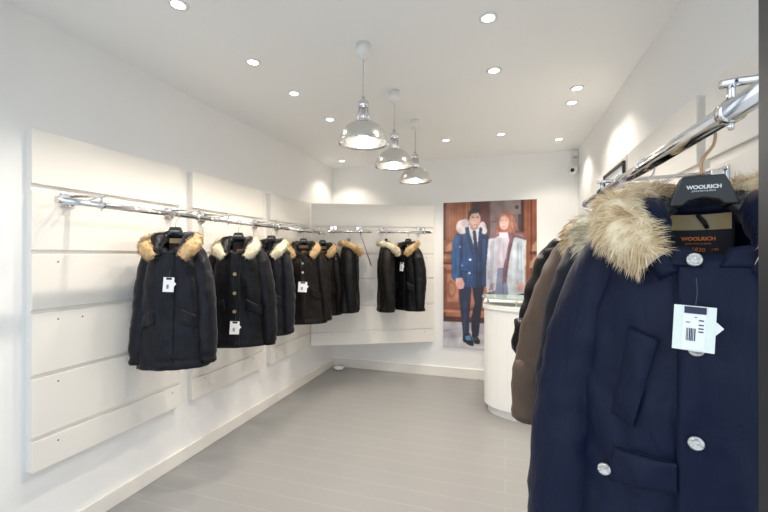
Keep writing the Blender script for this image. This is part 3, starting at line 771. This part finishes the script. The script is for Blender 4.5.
# ------------------------------------------------------------------ devices on the walls
t = thing('security_camera', 'small white round security camera high in the back right corner', 'camera', (0.742, WB, 2.465))
bm = bmesh.new(); tube(bm, [(0, 0, 0), (0, -0.02, 0)], 0.05, 28); link_mesh('mount', bm, M['white_plastic'], t)
bm = bmesh.new()
d = Vector((-0.35, -1, -0.12)).normalized()
tube(bm, [Vector((0, -0.015, 0)), Vector((0, -0.02, 0)) + d * 0.02, Vector((0, -0.02, 0)) + d * 0.07, Vector((0, -0.02, 0)) + d * 0.082], [0.046, 0.052, 0.052, 0.044], 28); link_mesh('housing', bm, M['white_plastic'], t, True)
bm = bmesh.new(); tube(bm, [Vector((0, -0.02, 0)) + d * 0.080, Vector((0, -0.02, 0)) + d * 0.086], [0.024, 0.019], 24); link_mesh('lens', bm, M['black_plastic'], t)
t = thing('alarm_sensor', 'small white alarm sensor box above the security camera', 'sensor', (0.752, WB, 2.575))
bm = bmesh.new(); box(bm, (-0.034, -0.045, 0), (0.034, 0, 0.112), 0.006); link_mesh('case', bm, M['white_plastic'], t)
bm = bmesh.new(); box(bm, (-0.024, -0.048, 0.012), (0.024, -0.045, 0.05), 0.001); link_mesh('sensor_lens', bm, M['grey_plastic'], t)
t = thing('wall_frame', 'black wooden frame high on the right wall behind the rail', 'frame', (0.692, 2.705, 1.45))
bm = bmesh.new(); box(bm, (0, 0, 0.622), (0.018, 0.495, 0.64), 0.002); box(bm, (0, 0, 0), (0.018, 0.495, 0.018), 0.002)
box(bm, (0, 0, 0.018), (0.018, 0.016, 0.622), 0.002); box(bm, (0, 0.477, 0.018), (0.018, 0.495, 0.622), 0.002); link_mesh('moulding', bm, M['black_wood'], t)
bm = bmesh.new(); box(bm, (0.012, 0.016, 0.018), (0.018, 0.477, 0.622)); link_mesh('backing', bm, M['wall'], t)
t = thing('wall_box', 'small grey box on the right wall beyond the black frame', 'electrical box', (0.79, 3.78, 1.86))
bm = bmesh.new(); box(bm, (-0.065, -0.06, 0), (0, 0.06, 0.14), 0.004); link_mesh('case', bm, M['grey_plastic'], t)
bm = bmesh.new(); box(bm, (-0.069, -0.045, 0.015), (-0.065, 0.045, 0.125), 0.001); link_mesh('cover', bm, M['white_plastic'], t)

bm = bmesh.new(); rng = random.Random(2)
bmesh.ops.create_icosphere(bm, subdivisions=3, radius=0.06)
for v in bm.verts:
    n = noise.noise(v.co * 28) * 0.022 + noise.noise(v.co * 60) * 0.010
    v.co += v.co.normalized() * n; v.co.z *= 0.32; v.co.x *= 1.15
zmin = min(v.co.z for v in bm.verts)
bmesh.ops.translate(bm, verts=bm.verts, vec=(0, 0, -zmin))
o = link_mesh('crumpled_paper', bm, M['sticker']); o.location = (-2.09, 4.66, 0)
tag(o, 'small crumpled white paper on the floor in the far left corner', 'paper')

# ------------------------------------------------------------------ poster: a printed photograph, drawn as coloured polygons on one flat sheet
PX0, PX1, PZ0, PZ1 = -0.732, 0.352, 0.374, 2.160
def paint_poster(W=200, H=330):
    img = np.zeros((H, W, 3), np.float32)
    yy, xx = np.mgrid[0:H, 0:W]
    X = 443 + (xx + 0.5) / W * 94; Y = 202 + (yy + 0.5) / H * 147          # drawing grid of the print
    rng = np.random.default_rng(5)
    def fill(mask, col, a=1.0):
        c = np.array(col, np.float32) / 255.0
        img[mask] = img[mask] * (1 - a) + c * a
    def rect(x0, y0, x1, y1, col, a=1.0): fill((X >= x0) & (X < x1) & (Y >= y0) & (Y < y1), col, a)
    def poly(pts, col, a=1.0):
        ins = np.zeros(X.shape, bool); n = len(pts)
        for i in range(n):
            x1, y1 = pts[i]; x2, y2 = pts[(i + 1) % n]
            if y1 == y2: continue
            c = ((y1 <= Y) & (Y < y2)) | ((y2 <= Y) & (Y < y1))
            ins ^= c & (X < (x2 - x1) * (Y - y1) / (y2 - y1) + x1)
        fill(ins, col, a)
    def oval(cx, cy, rx, ry, col, a=1.0): fill(((X - cx) / rx) ** 2 + ((Y - cy) / ry) ** 2 < 1, col, a)
    # doorway
    rect(443, 200, 540, 352, (140, 74, 42))
    rect(443, 200, 446, 352, (104, 48, 30)); rect(446, 200, 449, 262, (150, 88, 58)); rect(449, 200, 454, 250, (172, 98, 58)); rect(454, 200, 461, 250, (158, 82, 42))
    rect(461, 200, 467, 250, (150, 74, 38)); rect(467, 200, 471, 240, (178, 108, 62)); rect(471, 200, 473, 240, (110, 58, 40)); rect(473, 200, 482, 240, (78, 40, 34)); rect(482, 200, 490, 240, (94, 46, 38))
    for x in (451.5, 457.5, 464, 469): rect(x, 202, x + 0.6, 250, (120, 60, 34))
    rect(490, 200, 524, 300, (128, 108, 108)); rect(490, 200, 492, 300, (90, 62, 62)); rect(506, 200, 522, 216, (142, 122, 120)); rect(492, 222, 524, 223, (96, 76, 76)); oval(518, 209, 2, 2, (76, 56, 56))
    rect(519, 216, 524, 300, (84, 60, 58)); rect(522, 200, 525, 350, (66, 38, 34))
    rect(525, 200, 531, 350, (156, 84, 46)); rect(531, 200, 533, 350, (112, 50, 30)); rect(533, 200, 540, 350, (160, 80, 46)); rect(528, 200, 529, 350, (126, 62, 34))
    # mouldings and lower door panel
    rect(443, 240, 453, 262, (150, 84, 50)); poly([(445, 247), (452, 242), (453, 250), (446, 252)], (196, 128, 84)); rect(443, 252, 454, 254, (92, 44, 28)); rect(443, 257, 454, 259, (186, 108, 66)); rect(443, 263, 454, 265, (88, 40, 26))
    poly([(533, 246), (537, 241), (537, 252), (532, 254)], (206, 150, 112)); poly([(531, 262), (537, 256), (537, 268), (530, 268)], (196, 146, 112)); rect(530, 252, 540, 255, (90, 44, 28))
    rect(443, 265, 490, 318, (186, 108, 70)); rect(445, 270, 460, 308, (150, 78, 46)); rect(447, 274, 459, 303, (196, 120, 82)); oval(451, 290, 5, 9, (168, 92, 58)); oval(452, 290, 3, 6, (204, 134, 94)); rect(443, 268, 446, 318, (130, 66, 42))
    rect(443, 308, 490, 311, (140, 70, 42)); rect(443, 311, 490, 314, (206, 132, 92)); rect(443, 318, 490, 323, (84, 36, 22))
    # paving
    rect(443, 323, 540, 352, (186, 182, 190)); poly([(443, 332), (470, 327), (470, 328), (443, 334)], (158, 152, 162)); poly([(443, 341), (490, 333), (490, 350), (443, 352)], (204, 200, 206)); poly([(452, 323), (466, 323), (456, 352), (446, 352)], (176, 172, 182), .6)
    # man: trousers, shoes
    poly([(459.5, 283), (473, 283), (472, 300), (470.5, 318), (470, 336), (464, 336), (462, 318), (460, 300)], (30, 36, 66)); poly([(464, 300), (468, 300), (467, 334), (465, 334)], (46, 54, 92), .6)
    poly([(473, 284), (486, 284), (483, 308), (480, 336), (473, 338), (472.5, 318), (476, 304), (474, 292)], (26, 26, 46))
    poly([(464, 335), (471, 334), (475, 342), (475, 346.5), (470, 346), (463.5, 342)], (20, 26, 44)); poly([(466, 337), (471, 336), (473, 341), (467, 341)], (70, 140, 190)); poly([(473, 336), (478, 335), (481.5, 341), (481, 344), (476, 344)], (22, 24, 36)); poly([(475, 338), (478, 337), (480, 340), (476, 341)], (80, 90, 110), .6)
    # man: coat
    poly([(453, 240), (457, 234), (466, 230), (484, 229), (489, 236), (490, 244), (489.5, 286), (478, 288), (465, 287), (457, 284), (452, 278), (451.5, 258)], (26, 64, 122))
    poly([(453, 240), (458, 234), (460, 250), (459, 280), (453, 279), (451.5, 258)], (34, 84, 150)); poly([(461, 236), (464, 236), (463, 285), (461, 284)], (16, 40, 86)); poly([(477, 236), (490, 236), (489.5, 286), (477, 288)], (20, 38, 76)); poly([(484, 240), (487, 240), (487, 284), (484, 286)], (32, 60, 108))
    poly([(462, 262), (470, 263), (470, 272), (462, 271)], (30, 76, 140)); poly([(461.5, 271), (470, 272), (470, 273), (461.5, 272)], (14, 34, 76)); poly([(479, 262), (486, 262), (486, 271), (479, 272)], (26, 52, 98))
    for x, y in ((471.5, 246.5), (471.3, 260), (470.6, 273.5)): oval(x, y, 1.3, 1.1, (226, 226, 214))
    for x, y in ((463, 266), (461, 247)): oval(x, y, 0.9, 0.8, (190, 196, 200))
    # man: fur collar, shirt, tie, head
    oval(463, 227, 6.4, 7.2, (214, 200, 206)); oval(461.5, 229, 4, 4.6, (232, 214, 214)); oval(466, 223, 4, 4, (198, 184, 194)); oval(484, 228, 3.6, 6, (208, 200, 210)); oval(486, 231, 2.6, 3.6, (226, 222, 228))
    poly([(466, 228), (471, 226), (475, 246), (474, 258), (468, 240)], (18, 40, 84))
    poly([(469.5, 225), (481, 225), (480, 236), (478.5, 252), (475, 246), (471, 234)], (206, 214, 232)); poly([(474, 231), (477, 231), (479, 246), (478, 258), (475.5, 250)], (30, 30, 56)); poly([(481, 227), (484, 229), (481, 250), (478.5, 254)], (20, 40, 80))
    poly([(471, 222), (480.5, 222), (479.5, 229), (475, 231), (471.5, 229)], (176, 128, 116)); oval(476, 220, 6.0, 8.2, (214, 168, 152)); poly([(478, 214), (482, 216), (481.5, 225), (477, 229)], (186, 136, 122), .6)
    poly([(469, 218), (469.5, 212), (473, 209), (478.5, 208.5), (482, 211), (482.2, 216), (480, 213.2), (473, 214), (471, 217), (470.2, 221)], (44, 28, 30)); rect(473, 217.3, 475.3, 218.1, (74, 46, 44)); rect(477.4, 217.3, 480, 218.1, (74, 46, 44)); rect(474.6, 224.8, 478.6, 225.6, (168, 98, 96)); poly([(471, 222), (476, 229), (481, 222), (480, 227), (476, 229.4), (472, 227)], (150, 108, 100), .55); rect(476, 218, 476.8, 222.3, (190, 140, 124))
    # hand
    poly([(456, 279), (463, 278), (465.5, 284), (464.5, 289), (460, 290), (456.5, 286)], (232, 172, 160)); rect(458.5, 284, 459.2, 289, (190, 120, 112)); rect(461.3, 284, 462, 289, (190, 120, 112))
    # woman: jeans, coat, sweater
    poly([(496, 262), (513, 262), (513, 300), (496, 300)], (118, 132, 164)); rect(504, 268, 505, 300, (86, 98, 130))
    poly([(490, 240), (495, 237), (501, 238), (500, 262), (497, 290), (488, 293), (487.5, 270)], (200, 206, 220)); poly([(493, 242), (496, 241), (495, 285), (491, 288)], (176, 180, 198))
    poly([(511, 240), (520, 236), (527, 241), (526, 270), (526, 292), (510, 296), (508, 276)], (196, 210, 222)); poly([(518, 244), (520, 243), (520, 284), (517, 284)], (164, 178, 194)); poly([(523, 242), (527, 241), (526, 284), (523, 285)], (214, 224, 232))
    poly([(498, 236), (512, 234), (511, 262), (508, 268), (497.5, 268)], (206, 196, 214)); poly([(500, 240), (502, 240), (501, 266), (499, 266)], (184, 174, 196), .7); poly([(501, 230), (510.5, 229), (512, 236), (505, 239), (499, 237)], (226, 222, 232))
    poly([(511, 240), (515, 240), (511, 256), (508, 282), (503.5, 284), (505, 266)], (120, 78, 92)); poly([(512, 244), (513.5, 244), (508, 272), (506, 276)], (92, 56, 70))
    poly([(490, 270), (496, 271), (495, 280), (489, 279)], (172, 170, 184)); poly([(493, 283), (496, 283), (495, 290), (490, 290)], (126, 88, 100), .7); poly([(517, 270), (524, 270), (524, 280), (516, 280)], (178, 192, 206))
    poly([(492, 235), (500, 231), (501, 236), (496, 239), (491, 239)], (128, 92, 98)); poly([(509, 233), (518, 231), (525, 234), (528, 239), (526, 241), (517, 238), (511, 242)], (122, 80, 86)); poly([(514, 233), (523, 235), (525, 238), (516, 236)], (158, 116, 116))
    poly([(518, 283), (523, 281), (526, 287), (523, 291), (518, 289)], (232, 176, 164))
    # woman: hair and face
    poly([(497, 232), (499, 222), (502, 215), (506, 212.6), (511, 213), (515, 218), (517, 225), (519.5, 231), (516, 233), (510, 233), (501, 233), (498, 234.5)], (176, 102, 78)); poly([(512, 216), (515, 219), (516, 228), (512, 232)], (208, 138, 108)); poly([(498.5, 230), (500.5, 220), (502, 222), (501, 233)], (140, 74, 58))
    oval(505.5, 223.4, 4.7, 7.2, (232, 188, 174)); poly([(507, 217), (510, 219), (509.5, 226), (506.5, 230)], (216, 164, 150), .6); rect(502.4, 221, 504.4, 221.8, (120, 80, 74)); rect(506.3, 221, 508.4, 221.8, (120, 80, 74)); rect(503.7, 227.3, 507, 228.2, (196, 104, 104)); rect(505.2, 222, 505.9, 225.4, (214, 158, 146)); poly([(501, 218), (503, 215), (508, 214.6), (510, 218), (506, 216.2), (503, 218), (501, 222)], (186, 112, 86))
    # hair strands, folds of cloth and wood grain in the photograph
    for k in range(60):
        t0 = rng.random(); x0 = 498.5 + 18 * t0; y0 = 214 + 9 * abs(t0 - .45) + rng.random() * 10; ln = 4 + 7 * rng.random(); dx = (t0 - .45) * 5
        if y0 + ln > 217 and max(x0, x0 + dx) > 500.5 and min(x0, x0 + dx) < 510.5: continue
        c = [(206, 136, 104), (138, 76, 60), (186, 116, 90)][k % 3]
        poly([(x0, y0), (x0 + .7, y0), (x0 + dx + .9, y0 + ln), (x0 + dx, y0 + ln)], c, .6)
    for x, y, ln, sl, c in ((455.5, 248, 26, .4, (18, 46, 96)), (466, 240, 20, .8, (16, 42, 90)), (458, 262, 14, -1, (44, 100, 170)), (474.5, 252, 30, .2, (14, 32, 70)), (482, 242, 40, .3, (14, 26, 58)), (468, 274, 10, 1.5, (44, 96, 160)),
                           (492, 246, 34, -1, (160, 164, 184)), (496, 250, 36, -2, (222, 226, 234)), (514, 250, 34, -.8, (224, 232, 238)), (521.5, 246, 38, .6, (158, 172, 190)), (524.5, 250, 36, .2, (172, 186, 200)), (504, 244, 20, .5, (178, 168, 192)), (508, 242, 18, -1, (222, 214, 228))):
        poly([(x, y), (x + 1.3, y), (x + 1 + sl, y + ln), (x + sl, y + ln)], c, .6)
    grain = np.repeat(rng.normal(0, 1, (1, W)), H, 0) * 0.03
    wood = (((X < 490) & (Y < 323)) | (X > 524)) & (img[..., 0] > img[..., 2] * 1.5) & (img[..., 0] < 0.85)
    img[wood] *= (1 + grain[wood])[:, None]
    blot = np.kron(rng.normal(0, 1, (H // 10, W // 10)), np.ones((10, 10)))
    for ax in (0, 1):
        for sft in (3, -3, 5, -5): blot = 0.5 * (blot + np.roll(blot, sft, ax))
    img *= (1 + 0.10 * blot)[..., None].astype(np.float32)
    img += rng.normal(0, 0.014, img.shape[:2])[..., None].astype(np.float32)
    k = np.array([.25, .5, .25])                                            # softness of the print
    for ax in (0, 1):
        pad = np.pad(img, [(1, 1) if a == ax else (0, 0) for a in range(3)], mode='edge')
        img = sum(k[i] * np.take(pad, range(i, i + img.shape[ax]), axis=ax) for i in range(3))
    img = np.clip(img, 0, 1)
    g = img.mean(axis=2, keepdims=True); img = (img * 0.84 + g * 0.16) * 0.88 + np.array([0.06, 0.055, 0.06], np.float32)
    return np.where(img <= 0.04045, img / 12.92, ((img + 0.055) / 1.055) ** 2.4)
def build_poster():
    W, H = 200, 330
    img = paint_poster(W, H)
    w, h = PX1 - PX0, PZ1 - PZ0
    t = thing('poster', 'tall photo poster of a man in blue and a woman in pale grey', 'poster', (PX0 + w / 2, WB - 0.001, PZ0))
    bm = bmesh.new(); box(bm, (-w / 2, -0.018, 0), (w / 2, 0, h)); link_mesh('board', bm, M['white_plastic'], t)
    vs = [(-w / 2 + w * i / W, -0.0185, h - h * j / H) for j in range(H + 1) for i in range(W + 1)]
    fs = [(j * (W + 1) + i, (j + 1) * (W + 1) + i, (j + 1) * (W + 1) + i + 1, j * (W + 1) + i + 1) for j in range(H) for i in range(W)]
    me = bpy.data.meshes.new('print'); me.from_pydata(vs, [], fs)
    ca = me.color_attributes.new('ink', 'FLOAT_COLOR', 'CORNER')
    cols = np.ones((H * W, 4, 4), np.float32); cols[..., :3] = img.reshape(-1, 3)[:, None, :]
    ca.data.foreach_set('color', cols.ravel())
    m, nt, b = new_mat('printed_photo'); setp(b, rough=0.35, spec=0.4)
    a = nt.nodes.new('ShaderNodeVertexColor'); a.layer_name = 'ink'; nt.links.new(a.outputs['Color'], b.inputs['Base Color'])
    me.materials.append(m)
    o = bpy.data.objects.new('print', me); COL.objects.link(o); o.parent = t
build_poster()

# ------------------------------------------------------------------ daylight, camera, view
wd = bpy.data.worlds.new('street_sky'); sc.world = wd; wd.use_nodes = True
bg = wd.node_tree.nodes['Background']; bg.inputs['Color'].default_value = (0.78, 0.88, 1.0, 1); bg.inputs['Strength'].default_value = 1.35
pl = bpy.data.lights.new('shop_front_portal', 'AREA'); pl.shape = 'RECTANGLE'; pl.size = WR - WL; pl.size_y = 2.4
pl.cycles.is_portal = True
po = bpy.data.objects.new('shop_front_portal', pl); COL.objects.link(po); po.location = ((WL + WR) / 2, 0.33, 1.22); po.rotation_euler = (PI / 2, 0, 0)

cam = bpy.data.cameras.new('camera'); cam.sensor_width = 36; cam.lens = 18.0; cam.clip_start = 0.02
co = bpy.data.objects.new('camera', cam); COL.objects.link(co)
co.location = (0, 0, 1.5); co.rotation_euler = (PI / 2, 0, D(17.49))
sc.camera = co

vs = sc.view_settings
sc.display_settings.display_device = 'sRGB'
vs.view_transform = 'Standard'; vs.look = 'None'; vs.gamma = 1.0; vs.use_curve_mapping = False; vs.exposure = 0.68
cy = sc.cycles
cy.use_denoising = True; cy.max_bounces = 10; cy.diffuse_bounces = 6; cy.glossy_bounces = 5; cy.transmission_bounces = 6; cy.transparent_max_bounces = 8
cy.caustics_reflective = False; cy.caustics_refractive = False; cy.sample_clamp_indirect = 8
